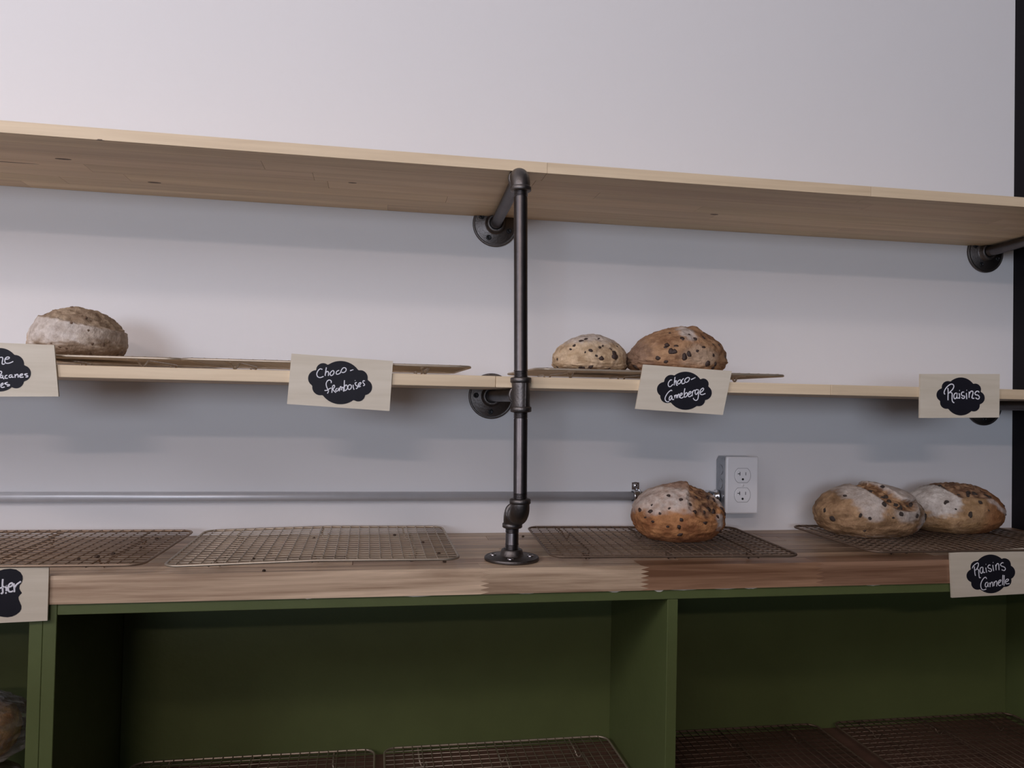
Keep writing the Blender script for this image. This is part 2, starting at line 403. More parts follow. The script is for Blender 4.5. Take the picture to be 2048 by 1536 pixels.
def pipe_frame(label):
    t = thing('pipe_stand', label, 'pipe stand', (.0215, -.2525, 0), 'iron pipe shelf frames')
    E1, T, E2, E3 = Vector((.0098, -.3275, .6105)), Vector((.0172, -.3275, .2687)), Vector((.0198, -.3275, .0815)), Vector((.0215, -.2525, .0795))
    F1, F2, F3 = Vector((.0201, -.0002, .6050)), Vector((.0193, -.0002, .2670)), Vector((.0215, -.2525, .0002))
    up = (T - E1).normalized(); dn = (E2 - T).normalized()
    mb = MB(); pipe(mb, E1 + up*.025, T - up*.0255); obj('upright_pipe', mb, m_iron, t)
    mb = MB(); pipe(mb, T + dn*.0255, E2 - dn*.025); obj('upright_pipe', mb, m_iron, t)
    mb = MB(); pipe(mb, E1 + (F1-E1).normalized()*.025, F1 + Vector((0, -.015, 0))); obj('arm_pipe', mb, m_iron, t)
    mb = MB(); pipe(mb, T + (F2-T).normalized()*.024, F2 + Vector((0, -.015, 0))); obj('arm_pipe', mb, m_iron, t)
    mb = MB(); pipe(mb, E3 + Vector((0, 0, -.025)), F3 + Vector((0, 0, .014))); obj('nipple', mb, m_iron, t)
    mb = MB(); pipe(mb, E2 + (E3-E2).normalized()*.0235, E3 - (E3-E2).normalized()*.0235, thr=(False, False)); obj('nipple', mb, m_iron, t)
    mb = MB(); elbow(mb, E1, up, F1 - E1); obj('elbow', mb, m_fit, t)
    mb = MB(); elbow(mb, E2, -dn, E3 - E2); obj('elbow', mb, m_fit, t)
    mb = MB(); elbow(mb, E3, E2 - E3, (0, 0, -1)); obj('elbow', mb, m_fit, t)
    mb = MB()
    mb.lathe([(.0135, -.0235), (.0145, -.02), (.0138, -.012), (.0142, 0), (.0138, .012), (.0145, .02), (.0135, .0235)], T, up, 32)
    band(mb, T + up*.0225, up, .0163, .008); band(mb, T - up*.0225, up, .0163, .008)
    b = (F2 - T).normalized(); mb.lathe([(.0138, 0), (.0142, .02)], T, b, 28); band(mb, T + b*.0205, b)
    mb.box(T.x - .0008 + .0045, T.x + .0008 + .0045, T.y - .0142, T.y - .012, T.z - .018, T.z + .018)
    obj('tee', mb, m_fit, t)
    flange(t, F1, (0, -1, 0), .35, m_blackscrew); flange(t, F2, (0, -1, 0), .75, m_blackscrew); flange(t, F3, (0, 0, 1), .55, m_screw)
    return t
fr = pipe_frame('dark iron pipe frame standing on the counter at the centre of the shelves')
dup(fr, (1.0975, 0, .003), 'dark iron pipe frame at the right end, flanges beside the black wall')

# ------------------------------------------------------------------ conduit, strap, outlet
cd = thing('conduit', 'grey galvanised conduit running along the wall to the outlet box', 'conduit', (-.5, -.0095, .0722))
mb = MB(); mb.lathe([(.0089, 0), (.0089, 1.995)], (-1.545, -.0095, .0722), (1, 0, 0), 20); obj('tube', mb, m_emt, cd)
mb = MB(); mb.lathe([(.0112, 0), (.0112, .014), (.0125, .0145), (.0125, .021), (.0108, .0215), (.0108, .034), (.0135, .0345), (.0135, .0385)], (.451, -.0135, .0722), (1, 0, 0), 18); obj('connector', mb, m_zinc, cd)
mb = MB(); mb.lathe([(.0024, 0), (.0024, .004), (.001, .005)], (.462, -.0240, .0722), (0, -1, .3), 10); obj('set_screw', mb, m_zinc, cd)
sx = .3175
st = thing('pipe_strap', 'small bright zinc one hole strap holding the conduit to the wall', 'pipe strap', (sx, 0, .0722))
mb = MB(); n = 14; vs = []; fs = []
path = [(-.0006, .0985), (-.0022, .0985), (-.0022, .0850)] + [(-.0095 - .0107*math.cos(a), .0722 + .0107*math.sin(a)) for a in [math.pi - math.pi*.62 + math.pi*1.25*(-i)/n for i in range(n+1)]]
outer = [(.0, .0990), (-.0022, .0990), (-.0026, .0850)]
arc = [(-.0095 + .0108*math.cos(a), .0722 + .0108*math.sin(a)) for a in [math.radians(48 + i*(264)/n) for i in range(n+1)]]
line = [(-.0018, .0990), (-.0018, .0835)] + arc
for i, (y, z) in enumerate(line):
    hw = .0085 if i > 1 else .0075
    nx = Vector((line[min(i+1, len(line)-1)][0] - line[max(i-1, 0)][0], line[min(i+1, len(line)-1)][1] - line[max(i-1, 0)][1])).normalized()
    oy, oz = nx[1]*.0012, -nx[0]*.0012
    vs += [(sx-hw, y, z), (sx+hw, y, z), (sx+hw, y-abs(oy) if i < 2 else y+oy, z+(0 if i < 2 else oz)), (sx-hw, y-abs(oy) if i < 2 else y+oy, z+(0 if i < 2 else oz))]
for i in range(len(line) - 1):
    for j in range(4): q = (j+1) % 4; fs.append((i*4+j, i*4+q, i*4+4+q, i*4+4+j))
fs += [(0, 3, 2, 1), tuple(len(vs) - 4 + j for j in range(4))]
mb.add(vs, fs, False)
for dx in (-.006, 0.006): mb.tube([(sx+dx, -.0095 + .0122*math.cos(math.radians(60+i*24)), .0722 + .0122*math.sin(math.radians(60+i*24))) for i in range(10)], .0016, 6)
obj('strap', mb, m_zinc, st)
mb = MB(); mb.lathe([(.0075, .0015), (.0075, .0026), (.0048, .0028), (.0048, .0052), (.0030, .0065), (.0004, .0068)], (sx, 0, .0925), (0, -1, 0), 12); obj('screw', mb, m_zinc, st)

px, pz = .5243, .0990
ot = thing('outlet', 'white duplex wall outlet on a grey metal box behind the orange loaf', 'outlet', (px, 0, pz))
mb = MB(); mb.bbox(px-.0335, px+.0335, -.046, -.0005, pz-.0555, pz+.0555, .004); o = obj('outlet_box', mb, m_box, ot); o['label'] = 'galvanised metal outlet box'
for kz in (.028, 0.0, -.028):
    mb = MB(); mb.lathe([(.0105, 0), (.0105, .0004), (.0098, .0006), (.0090, .0003), (.0004, .0003)], (px-.0336, -.023, pz+kz), (-1, 0, 0), 20); obj('knockout', mb, m_box, o)
mb = MB()
def rr(w, h, r, n=6):
    out = []
    for cx, cz, a0 in ((w-r, h-r, 0), (-w+r, h-r, 90), (-w+r, -h+r, 180), (w-r, -h+r, 270)):
        for i in range(n+1): a = math.radians(a0 + 90*i/n); out.append((cx + r*math.cos(a), cz + r*math.sin(a)))
    return out
def stack(mb, rings):
    n = len(rings[0][0]); vs = []; fs = []
    for pl, y in rings: vs += [(x, y, z) for x, z in pl]
    for k in range(len(rings)-1):
        for i in range(n): j = (i+1) % n; fs.append((k*n+i, k*n+j, (k+1)*n+j, (k+1)*n+i))
    fs.append(tuple((len(rings)-1)*n + i for i in range(n)))
    fs.append(tuple(range(n-1, -1, -1)))
    mb.add(vs, fs)
off = lambda pl, cx, cz: [(x+cx, z+cz) for x, z in pl]
stack(mb, [(off(rr(.0345, .0566, .0025), px, pz), -.0462), (off(rr(.0350, .0571, .003), px, pz), -.049), (off(rr(.0340, .0561, .003), px, pz), -.0515), (off(rr(.0315, .0536, .003), px, pz), -.0525)])
obj('cover_plate', mb, m_plate, ot)
def face(w, h):
    pl = []
    for i in range(40):
        a = 2*math.pi*i/40; x, z = .0172*math.cos(a), .0172*math.sin(a); z = max(-.0142, min(.0142, z)); pl.append((x, z))
    return [(x*w/.0172, z*h/.0142) for x, z in pl]
for sz in (.0195, -.0195):
    g = MB(); stack(g, [(off(face(.0178, .0148), px, pz+sz), -.0500), (off(face(.0178, .0148), px, pz+sz), -.0527)])
    gg = obj('outlet_gap', g, simple('gap_grey', (.30, .30, .31), .6), ot)
    f = MB(); stack(f, [(off(face(.0170, .0140), px, pz+sz), -.0500), (off(face(.0170, .0140), px, pz+sz), -.0531), (off(face(.0160, .0130), px, pz+sz), -.0535)])
    fo = obj('receptacle', f, m_plate, ot)
    s_ = MB(); zz = pz + sz + .0035
    s_.box(px-.0069, px-.0057, -.0539, -.0534, zz-.0036, zz+.0036); s_.box(px-.0110, px-.0069, -.0539, -.0534, zz-.0007, zz+.0007)
    s_.box(px+.0057, px+.0068, -.0539, -.0534, zz-.0030, zz+.0030)
    s_.lathe([(.0023, 0), (.0023, .0005)], (px, -.0534, pz+sz-.0075), (0, -1, 0), 14)
    obj('slots', s_, m_slot, fo)
s_ = MB(); s_.lathe([(.0030, 0), (.0030, .0006), (.0018, .0012), (.0003, .0012)], (px, -.0524, pz), (0, -1, 0), 12); obj('screw', s_, m_plate, ot)

# ------------------------------------------------------------------ wire cooling racks
def rack(label, cx, cy, z, w, d, rot=0, mat=m_wire, bend=None, legs=(.16, .5, .84), zt=.0165, nx=25, ny=17, rc=.022):
    t = thing('cooling_rack', label, 'cooling rack', (cx, cy, z), 'wire cooling racks')
    ca, sa = math.cos(rot), math.sin(rot)
    def P(u, v, h):   # u,v in -1..1
        x, y = u*w/2, v*d/2
        b = bend(u, v) if bend else 0
        return (cx + x*ca - y*sa, cy + x*sa + y*ca, z + h + b)
    fpts = []
    for px_, py_, a0 in ((w/2-rc, d/2-rc, 0), (-w/2+rc, d/2-rc, 90), (-w/2+rc, -d/2+rc, 180), (w/2-rc, -d/2+rc, 270)):
        for i in range(7): a = math.radians(a0+15*i); fpts.append(((px_+rc*math.cos(a))/(w/2), (py_+rc*math.sin(a))/(d/2)))
    full = []
    for i in range(len(fpts)):
        a, b = fpts[i], fpts[(i+1) % len(fpts)]
        m = 6 if abs(a[0]-b[0])*w + abs(a[1]-b[1])*d > .1 else 1
        for k in range(m): full.append((a[0]+(b[0]-a[0])*k/m, a[1]+(b[1]-a[1])*k/m))
    mb = MB(); mb.tube([P(u, v, zt-.001) for u, v in full], .0021, 8, closed=True); obj('rim', mb, mat, t)
    mb = MB(); seg = [-1 + i/4 for i in range(9)] if bend else [-1, 1]
    iu, iv = 1 - .001/w, 1 - .001/d
    for i in range(1, nx): u = -1 + 2*i/nx; mb.tube([P(u, s*iv, zt+.0008) for s in seg], .00085, 5)
    for i in range(1, ny): v = -1 + 2*i/ny; mb.tube([P(s*iu, v, zt-.0006) for s in seg], .00085, 5)
    g = obj('wire_grid', mb, mat, t); g['kind'] = 'stuff'
    for f in legs:
        u = -1 + 2*f; mb = MB(); e = .012/w
        pts = [P(u-e, -.99, zt-.003), P(u-e, -.66, zt-.003), P(u-e*.6, -.63, .006), P(u, -.62, .0019), P(u+e*.6, -.61, .006), P(u+e, -.58, zt-.003), P(u+e, -.4, zt-.003), P(u+e, 0, zt-.003), P(u+e, .4, zt-.003),
               P(u+e, .58, zt-.003), P(u+e*.6, .61, .006), P(u, .62, .0019), P(u-e*.6, .63, .006), P(u-e, .66, zt-.003), P(u-e, .99, zt-.003)]
        if bend: pts = [(p[0], p[1], p[2] - bend(u, 0) * (1 if abs(p[2]-z) < .0135 and 0 else 0)) for p in pts]
        mb.tube(pts, .0017, 6); obj('leg_wire', mb, mat, t)
    return t
GZ = 0
rack('empty wire cooling rack at the left end of the counter, crumbs on it', -.735, -.173, GZ, .43, .283, -.03, mat=m_wire_brown)
rack('empty bent wire cooling rack on the counter left of the iron pipe foot', -.2845, -.178, GZ, .424, .296, .01, bend=lambda u, v: .0035*(1-abs(u)) + .0015*u)
rack('wire cooling rack on the counter holding the single orange loaf', .289, -.182, GZ, .412, .280, -.055, mat=m_wire_dark)
rack('wire cooling rack on the counter holding the two raisin loaves', .852, -.181, GZ, .437, .268, -.01, mat=m_wire_dark)
MZ = .2970
rack('wire cooling rack on the middle shelf under the floury left loaf', -.700, -.150, MZ, .43, .29, 0, zt=.0145)
rack('empty wire cooling rack on the middle shelf behind the raspberry sign', -.272, -.158, MZ, .43, .29, 0, zt=.0145)
rack('wire cooling rack on the middle shelf under the two chunky loaves', .262, -.158, MZ, .43, .29, 0, zt=.0145)
rack('wire rack in the green cabinet, left one beside its left wall', -.400, -.163, ZB, .42, .28, 0)
rack('wire rack in the green cabinet, touching the divider from the left', .043, -.163, ZB, .43, .28, 0)
rack('wire rack in the green cabinet, just right of the divider', .500, -.163, ZB, .41, .28, 0, mat=m_wire_dark)
rack('wire rack in the green cabinet, in the dark far right corner', .955, -.163, ZB, .42, .28, 0, mat=m_wire_dark)

# ------------------------------------------------------------------ loaves
def srgb(r, g, b):
    f = lambda c: ((c/255 + .055)/1.055)**2.4 if c > 10 else c/255/12.92
    return (f(r), f(g), f(b))
class Loaf:
    def __init__(s, name, label, C, a, b, H, hb=.36, group=None, seed=0, shape=None, colour=None, relief=None, lump=.045, bp=2.3, sx=1.0):
        s.C = Vector(C); s.a, s.b, s.H, s.hb = a, b, H, hb*H; s.ht = H - s.hb; s.seed = Vector((seed*3.1, seed*1.7, seed*5.3))
        s.shape = shape; s.relief = relief; s.lump = lump; s.bp = bp
        NL, NA = 150, 84; vs = []; cols = []; fs = []
        for i in range(NA + 1):
            ph = math.pi*i/NA
            for j in range(NL):
                th = 2*math.pi*j/NL
                d = Vector((math.sin(ph)*math.cos(th), math.sin(ph)*math.sin(th), math.cos(ph)))
                p = s.surf(d); vs.append(p)
                u, v = d.x, (p.z - s.C.z)/H
                cols.append(colour(s, d, u, v, noise.noise(d*3 + s.seed), noise.noise(d*9 + s.seed)))
        for i in range(NA):
            for j in range(NL):
                k = (j+1) % NL; fs.append((i*NL+j, (i+1)*NL+j, (i+1)*NL+k, i*NL+k))
        mb = MB(); mb.add(vs, fs, True)
        s.o = tag(obj(name, mb, m_crust, None, s.C), label, 'bread', group)
        at = s.o.data.color_attributes.new('crust', 'FLOAT_COLOR', 'POINT')
        buf = []
        for c in cols: buf += [c[0], c[1], c[2], 1]
        at.data.foreach_set('color', buf)
    def surf(s, d):
        sd = s.seed
        k = 1 + s.lump*.6*noise.noise(d*2.1 + sd) + s.lump*.45*noise.noise(d*5.5 + sd) + s.lump*.22*noise.noise(d*13 + sd) + s.lump*.12*noise.noise(d*30 + sd)
        if s.relief: k += s.relief(s, d)
        f = 1
        if d.z < 0 and d.z > -.999: f = (1 - abs(d.z)**s.bp)**(1/s.bp)/math.sqrt(1 - d.z*d.z)
        x, y = s.a*d.x*k*f, s.b*d.y*k*f
        z = s.hb + (s.ht*k*(s.shape(d) if s.shape else 1)*d.z if d.z > 0 else s.hb*1.22*d.z*(1 + (k-1)*.5))
        z = max(z, .0006*noise.noise(d*20))
        return s.C + Vector((x, y, z))
    def dir(s, u, v):
        z = v*s.H; dz = (z - s.hb)/s.ht if z > s.hb else (z - s.hb)/(s.hb*1.22)
        dz = max(-.99, min(.99, dz)); u = max(-.99, min(.99, u)); q = u*u + dz*dz
        if q > .97: f = math.sqrt(.97/q); u *= f; dz *= f; q = .97
        return Vector((u, -math.sqrt(1 - q), dz))
    def chunks(s, name, protos, pts):
        for (u, v, sz) in pts:
            d = s.dir(u, v); p = s.surf(d); e = .02
            n = Vector((d.x/s.a, d.y/s.b, d.z/s.ht)).normalized()
            o = R.choice(protos).copy(); COL.objects.link(o); o.name = name; o.parent = s.o
            sz *= .88; o.location = p - s.C - n*sz*.2
            q = n.to_track_quat('Z', 'Y'); q.rotate(Matrix.Rotation(R.uniform(0, 6.28), 3, n).to_quaternion())
            o.rotation_mode = 'QUATERNION'; o.rotation_quaternion = q
            o.scale = (sz*R.uniform(.85, 1.25), sz*R.uniform(.65, .95), sz*.62)
ICO = None
def chunk_protos(mat, n=3):
    out = []
    import bmesh
    for k in range(n):
        bm = bmesh.new(); bmesh.ops.create_icosphere(bm, subdivisions=2, radius=1)
        for v in bm.verts: v.co *= 1 + .35*noise.noise(v.co*1.5 + Vector((k*4.1, mat.name.__len__(), 2)))
        me = bpy.data.meshes.new('chunk'); bm.to_mesh(me); bm.free(); me.materials.append(mat)
        for p in me.polygons: p.use_smooth = True
        out.append(bpy.data.objects.new('chunk', me))
    return out
P_choc, P_rais, P_nut = chunk_protos(m_choc), chunk_protos(m_raisin), chunk_protos(m_nut)
zm = lambda L, cx, A, yb, H: [((x - cx)/A, (yb - y)/H, r) for x, y, r in L]
FL = (.72, .66, .61)
# left floury boule
def colA(s, d, u, v, n1, n2):
    line = .665 - .15*u + .03*n2
    c = lerp((.36, .265, .18), (.50, .385, .27), sst(-.4, .4, n1 + n2*.6))
    fl = sst(line + .02, line - .03, v)*sst(.12, .38, v + .12*n1 + .08*n2)*(1 - .55*sst(.2, .75, u + .2*n1))
    c = lerp(c, FL, fl*(.82 + .2*n2))
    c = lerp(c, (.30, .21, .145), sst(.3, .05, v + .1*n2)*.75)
    return lerp(c, (.62, .42, .26), .5*sst(-.7, -.95, u)*sst(.5, .3, v))
def relA(s, d):
    v = (s.hb + s.ht*d.z)/s.H if d.z > 0 else 0
    if d.y > .6: return 0
    line = .665 - .15*d.x + .03*noise.noise(d*9 + s.seed)
    inside = sst(line - .005, line + .02, v)
    return .035*sst(line - .14, line - .01, v)*(1 - inside) + .012*noise.noise(d*10 + s.seed) + inside*(-.02 + .055*noise.noise(Vector((d.x*7, d.y*7, d.z*24)) + s.seed))
zA = MZ + .0163
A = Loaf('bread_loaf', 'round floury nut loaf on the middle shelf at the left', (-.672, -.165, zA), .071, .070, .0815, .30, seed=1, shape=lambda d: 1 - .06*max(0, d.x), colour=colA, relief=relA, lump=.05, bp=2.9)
A.chunks('pecan_piece', P_nut, zm([(930,170,.0036),(1420,415,.0034),(1330,380,.003),(1370,990,.0058),(1140,490,.0028),(1650,830,.003),(1500,830,.0035),(1700,980,.004),(850,400,.0024),(1430,600,.0024),(980,900,.003),(1080,920,.003),(830,850,.0026),(700,950,.003),(1790,940,.0036),(500,330,.0028)], 1000, 901, 1045, 895))
# pale swirl loaf
def colB(s, d, u, v, n1, n2):
    c = lerp((.58, .42, .26), (.74, .57, .385), sst(-.4, .4, n1 + .5*n2))
    c = lerp(c, (.66, .60, .55), sst(.62, .85, v + .08*n2)*.8)
    rr_ = math.hypot((u - .2)*1.0, (v - .36)*.95)
    c = lerp(c, (.44, .33, .24), .6*sst(.06, .0, abs(rr_ - .27 + .05*n1)))
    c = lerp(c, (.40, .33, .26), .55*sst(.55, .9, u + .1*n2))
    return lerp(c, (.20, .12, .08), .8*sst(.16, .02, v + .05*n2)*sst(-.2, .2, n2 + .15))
def relB(s, d):
    v = (s.hb + s.ht*d.z)/s.H if d.z > 0 else .2
    rr_ = math.hypot(d.x - .2, v - .36)
    return -.03*sst(.06, 0, abs(rr_ - .27))*(1 if d.y < 0 else 0) + .018*noise.noise(d*11 + s.seed)
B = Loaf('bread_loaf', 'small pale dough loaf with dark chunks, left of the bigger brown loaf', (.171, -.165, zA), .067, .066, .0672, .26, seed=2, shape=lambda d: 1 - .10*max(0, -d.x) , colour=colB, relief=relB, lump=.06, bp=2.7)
B.chunks('chocolate_chunk', P_choc, zm([(770,720,.0048),(660,760,.003),(1000,880,.0068),(1310,830,.0078),(1300,760,.006),(980,640,.004),(1060,600,.003),(1240,670,.0036),(1440,600,.0028),(620,1080,.006),(690,1095,.005),(800,1070,.0055),(1190,1085,.0036),(1720,850,.006),(1740,960,.0065),(1690,1080,.007),(1760,1050,.005),(880,830,.0032),(640,500,.0052),(740,450,.005),(480,600,.0045),(400,680,.004),(250,1060,.0045),(170,900,.0035),(1030,440,.0036)], 960, 830, 1140, 820))
# big brown chunky loaf
def colC(s, d, u, v, n1, n2):
    c = lerp((.27, .14, .072), (.46, .275, .15), sst(-.45, .45, n1 + .6*n2))
    c = lerp(c, (.62, .55, .50), .9*sst(.20, .10, math.hypot(u - .0, (v - .83)*.9) + .06*n2))
    c = lerp(c, (.55, .41, .29), .75*sst(.34, .16, math.hypot((u - .15)*.7, v - .30) + .1*n1 + .05*n2))
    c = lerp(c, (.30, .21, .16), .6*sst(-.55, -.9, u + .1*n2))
    return lerp(c, (.46, .22, .09), .5*sst(.25, .05, v)*sst(-.1, .3, n1))
def relC(s, d):
    b = d - s.dir(.30, .97); return .10*math.exp(-(b.x**2/.010 + b.y**2/.06 + b.z**2/.02)) + .022*noise.noise(d*8 + s.seed) + .014*noise.noise(d*17 + s.seed)
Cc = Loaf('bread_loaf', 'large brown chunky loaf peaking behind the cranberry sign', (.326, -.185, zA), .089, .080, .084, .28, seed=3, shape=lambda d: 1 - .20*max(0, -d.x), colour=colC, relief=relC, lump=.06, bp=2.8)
Cc.chunks('chocolate_chunk', P_choc, zm([(600,520,.0056),(560,560,.0046),(690,650,.0085),(640,640,.006),(440,760,.0055),(860,740,.0072),(940,690,.006),(1300,840,.0075),(740,550,.004),(880,420,.005),(1120,425,.0055),(1310,390,.0038),(1470,520,.0042),(1800,690,.0045),(240,930,.006),(150,920,.0065),(740,290,.0042),(1230,570,.0042),(1420,690,.0036),(570,830,.0042),(1430,900,.005),(1040,350,.0036),(1640,500,.003),(1400,300,.003),(1470,840,.004),(1100,640,.0038)], 1030, 920, 990, 810))
# orange loaf on the counter
zD = .0176
def pw(u, pts):
    if u <= pts[0][0]: return pts[0][1]
    for (a, b), (c, d) in zip(pts, pts[1:]):
        if u <= c: return b + (d - b)*(u - a)/(c - a)
    return pts[-1][1]
def colD(s, d, u, v, n1, n2):
    c = lerp((.30, .125, .05), (.52, .25, .105), sst(-.4, .4, n1 + .6*n2 + .25*(v - .3)))
    edge = .60 - .10*sst(.2, -.8, u) + .10*n1 + .07*n2
    top_ = sst(edge - .06, edge + .07, v)
    left = sst(.16, -.02, u + .1*n2)
    c = lerp(c, FL, top_*left*(.72 + .35*n2))
    c = lerp(c, FL, .8*sst(.12, .04, abs(v - (.90 - .42*(u - .32))) + .05*n2)*sst(.42, .52, u)*sst(.97, .85, u))
    op = sst(.37, .27, math.hypot((u - .33)*.85, (v - .72)*1.25) + .05*n2)
    c = lerp(c, lerp((.17, .09, .055), (.40, .23, .12), sst(-.3, .4, n2)), .9*op)
    c = lerp(c, (.72, .66, .62), .9*sst(.14, .06, math.hypot((u - .66), (v - .36)*.8) + .06*n2))
    c = lerp(c, (.34, .2, .13), .8*sst(.93, .97, v)*sst(-.5, -.4, u)*sst(.15, .05, u))
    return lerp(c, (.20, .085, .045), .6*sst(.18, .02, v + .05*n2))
def relD(s, d):
    v = (s.hb + s.ht*d.z)/s.H if d.z > 0 else .2
    if d.y > .6: return 0
    e = math.hypot((d.x - .33)*.85, (v - .72)*1.25) + .03*noise.noise(d*9 + s.seed)
    b = d - s.dir(-.12, .985); fl = .07*math.exp(-(b.x**2/.09 + b.y**2/.03 + b.z**2/.006))
    ins = sst(.37, .33, e)
    return -.055*ins + ins*.05*noise.noise(d*14 + s.seed) + .05*sst(.05, 0, abs(e - .39))*sst(.45, .1, d.x) + .022*noise.noise(d*9 + s.seed) + fl
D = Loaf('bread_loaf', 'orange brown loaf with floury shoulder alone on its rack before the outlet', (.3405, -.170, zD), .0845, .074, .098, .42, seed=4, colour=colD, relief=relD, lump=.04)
D.chunks('dried_fruit', P_choc, zm([(650,650,.0055),(760,690,.0042),(850,735,.005),(880,830,.005),(440,850,.0052),(460,970,.0044),(600,1015,.003),(710,1010,.005),(730,920,.0046),(1010,960,.006),(740,1110,.006),(1240,1090,.0042),(1290,830,.006),(1110,790,.0075),(1170,830,.007),(1080,800,.006),(370,850,.0048),(1210,700,.0055),(1140,660,.005),(470,770,.003),(960,650,.004),(1020,820,.0046),(1330,890,.005),(520,860,.0035),(620,790,.003),(1190,900,.004),(400,930,.003)], 875, 535, 1230, 700))
# two raisin loaves
LOW_E = [(-.32, .98), (-.25, .86), (-.09, .67), (.08, .57), (.40, .535), (.56, .60), (.64, .72)]
TOP_E = [(-.10, 1.1), (.02, .97), (.10, .88), (.20, .76), (.49, .705), (.64, .72)]
def colE(s, d, u, v, n1, n2):
    c = lerp((.27, .165, .085), (.44, .28, .155), sst(-.4, .4, n1 + .6*n2))
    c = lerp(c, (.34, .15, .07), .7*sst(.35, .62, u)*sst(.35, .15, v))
    f1 = sst(.33, .2, math.hypot((u + .38)*.95, (v - .74)*.85) + .09*n2 + .07*n1)
    lo, tp = pw(u, LOW_E) + .02*n2, pw(u, TOP_E) + .015*n2
    f2 = sst(lo - .24, lo - .12, v + .08*n1 + .05*n2)*sst(-.1, .12, u)*sst(.85, .6, u)
    f3 = sst(.32, .15, math.hypot(u - .82, (v - .18)*.8) + .08*n2)
    f4 = sst(tp - .01, tp + .03, v)*sst(-.08, .02, u)
    c = lerp(c, (.66, .61, .57), .9*max(f1, f2*.9, f3, f4)*(.85 + .3*n2))
    op = sst(lo - .01, lo + .015, v)*sst(tp + .012, tp - .012, v)*sst(-.33, -.28, u)*sst(.65, .61, u)
    c = lerp(c, lerp((.20, .10, .05), (.46, .28, .15), sst(-.3, .3, n2 + .3*n1)), op)
    return lerp(c, (.55, .47, .42), .6*sst(.14, .04, v + .08*n2)*sst(0, .3, n2 + .1))
def relE(s, d):
    v = (s.hb + s.ht*d.z)/s.H if d.z > 0 else .2
    if d.y > .6: return 0
    lo, tp = pw(d.x, LOW_E), pw(d.x, TOP_E)
    m = sst(-.34, -.26, d.x)*sst(.68, .58, d.x)
    ins = sst(lo - .01, lo + .04, v)*sst(tp + .015, tp - .01, v)*m
    lip = sst(lo - .14, lo - .01, v)*(1 - sst(lo - .01, lo + .03, v))*m
    ear = sst(tp - .01, tp + .02, v)*sst(tp + .28, tp + .05, v)*m
    return -.075*ins + .04*lip + .065*ear + ins*.04*noise.noise(d*13 + s.seed) + .018*noise.noise(d*9 + s.seed)
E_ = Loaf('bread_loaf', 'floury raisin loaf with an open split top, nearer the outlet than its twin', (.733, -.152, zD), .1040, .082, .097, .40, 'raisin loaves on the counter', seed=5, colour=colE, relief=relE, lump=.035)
E_.chunks('raisin', P_rais, zm([(840,210,.006),(1050,280,.0055),(1030,370,.0062),(960,300,.005),(880,430,.0062),(1140,430,.0066),(1160,510,.0062),(1220,460,.005),(1120,590,.0062),(1480,640,.0065),(620,680,.0044),(140,610,.0048),(190,740,.006),(1830,620,.0085),(1790,700,.0085),(490,640,.0048),(1550,440,.007),(1500,470,.005),(420,325,.0046),(980,660,.0034),(1380,460,.0028),(1080,180,.005),(1930,680,.006),(600,920,.003)], 1030, 920, 1080, 950))
LOW_F = [(-.44, 1.0), (-.42, .87), (-.33, .755), (0, .75), (.40, .72), (.46, .8)]
def colF(s, d, u, v, n1, n2):
    c = lerp((.34, .21, .10), (.46, .30, .165), sst(-.4, .4, n1 + .5*n2))
    c = lerp(c, (.31, .13, .05), .85*sst(-.15, .3, u - .5*(v - .3) + .12*n1))
    c = lerp(c, (.66, .62, .58), .95*sst(.36, .26, math.hypot((u + .68)*.9, (v - .76)*.8) + .07*n2))
    c = lerp(c, (.64, .56, .51), .8*sst(.09, .03, abs(v - (.70 - .62*(u - .3))) + .05*n2)*sst(.15, .28, u))
    lo = pw(u, LOW_F) + .02*n2
    op = sst(lo - .01, lo + .02, v)*sst(-.45, -.42, u)*sst(.47, .43, u)
    c = lerp(c, lerp((.17, .09, .055), (.36, .22, .13), sst(-.3, .3, n2)), .95*op)
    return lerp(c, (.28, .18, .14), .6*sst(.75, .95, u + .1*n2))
def relF(s, d):
    v = (s.hb + s.ht*d.z)/s.H if d.z > 0 else .2
    if d.y > .7: return 0
    lo = pw(d.x, LOW_F); m = sst(-.46, -.40, d.x)*sst(.48, .42, d.x)
    ins = sst(lo - .01, lo + .03, v)*m; lip = sst(lo - .10, lo - .01, v)*(1 - ins)*m
    return -.035*ins + ins*.07*noise.noise(d*12 + s.seed) + .03*lip + .016*noise.noise(d*8 + s.seed)
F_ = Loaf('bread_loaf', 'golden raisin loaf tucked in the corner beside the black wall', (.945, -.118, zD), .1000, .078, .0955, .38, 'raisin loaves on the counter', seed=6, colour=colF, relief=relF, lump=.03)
F_.chunks('raisin', P_rais, zm([(610,140,.0065),(640,180,.005),(930,250,.008),(900,280,.006),(1080,250,.0065),(1310,310,.008),(1350,340,.006),(1020,420,.0066),(780,660,.0075),(480,430,.0055),(450,455,.004),(1800,840,.006),(570,560,.003),(1640,520,.004),(740,290,.0045),(1140,570,.0022),(1730,700,.004)], 1000, 910, 1080, 980))

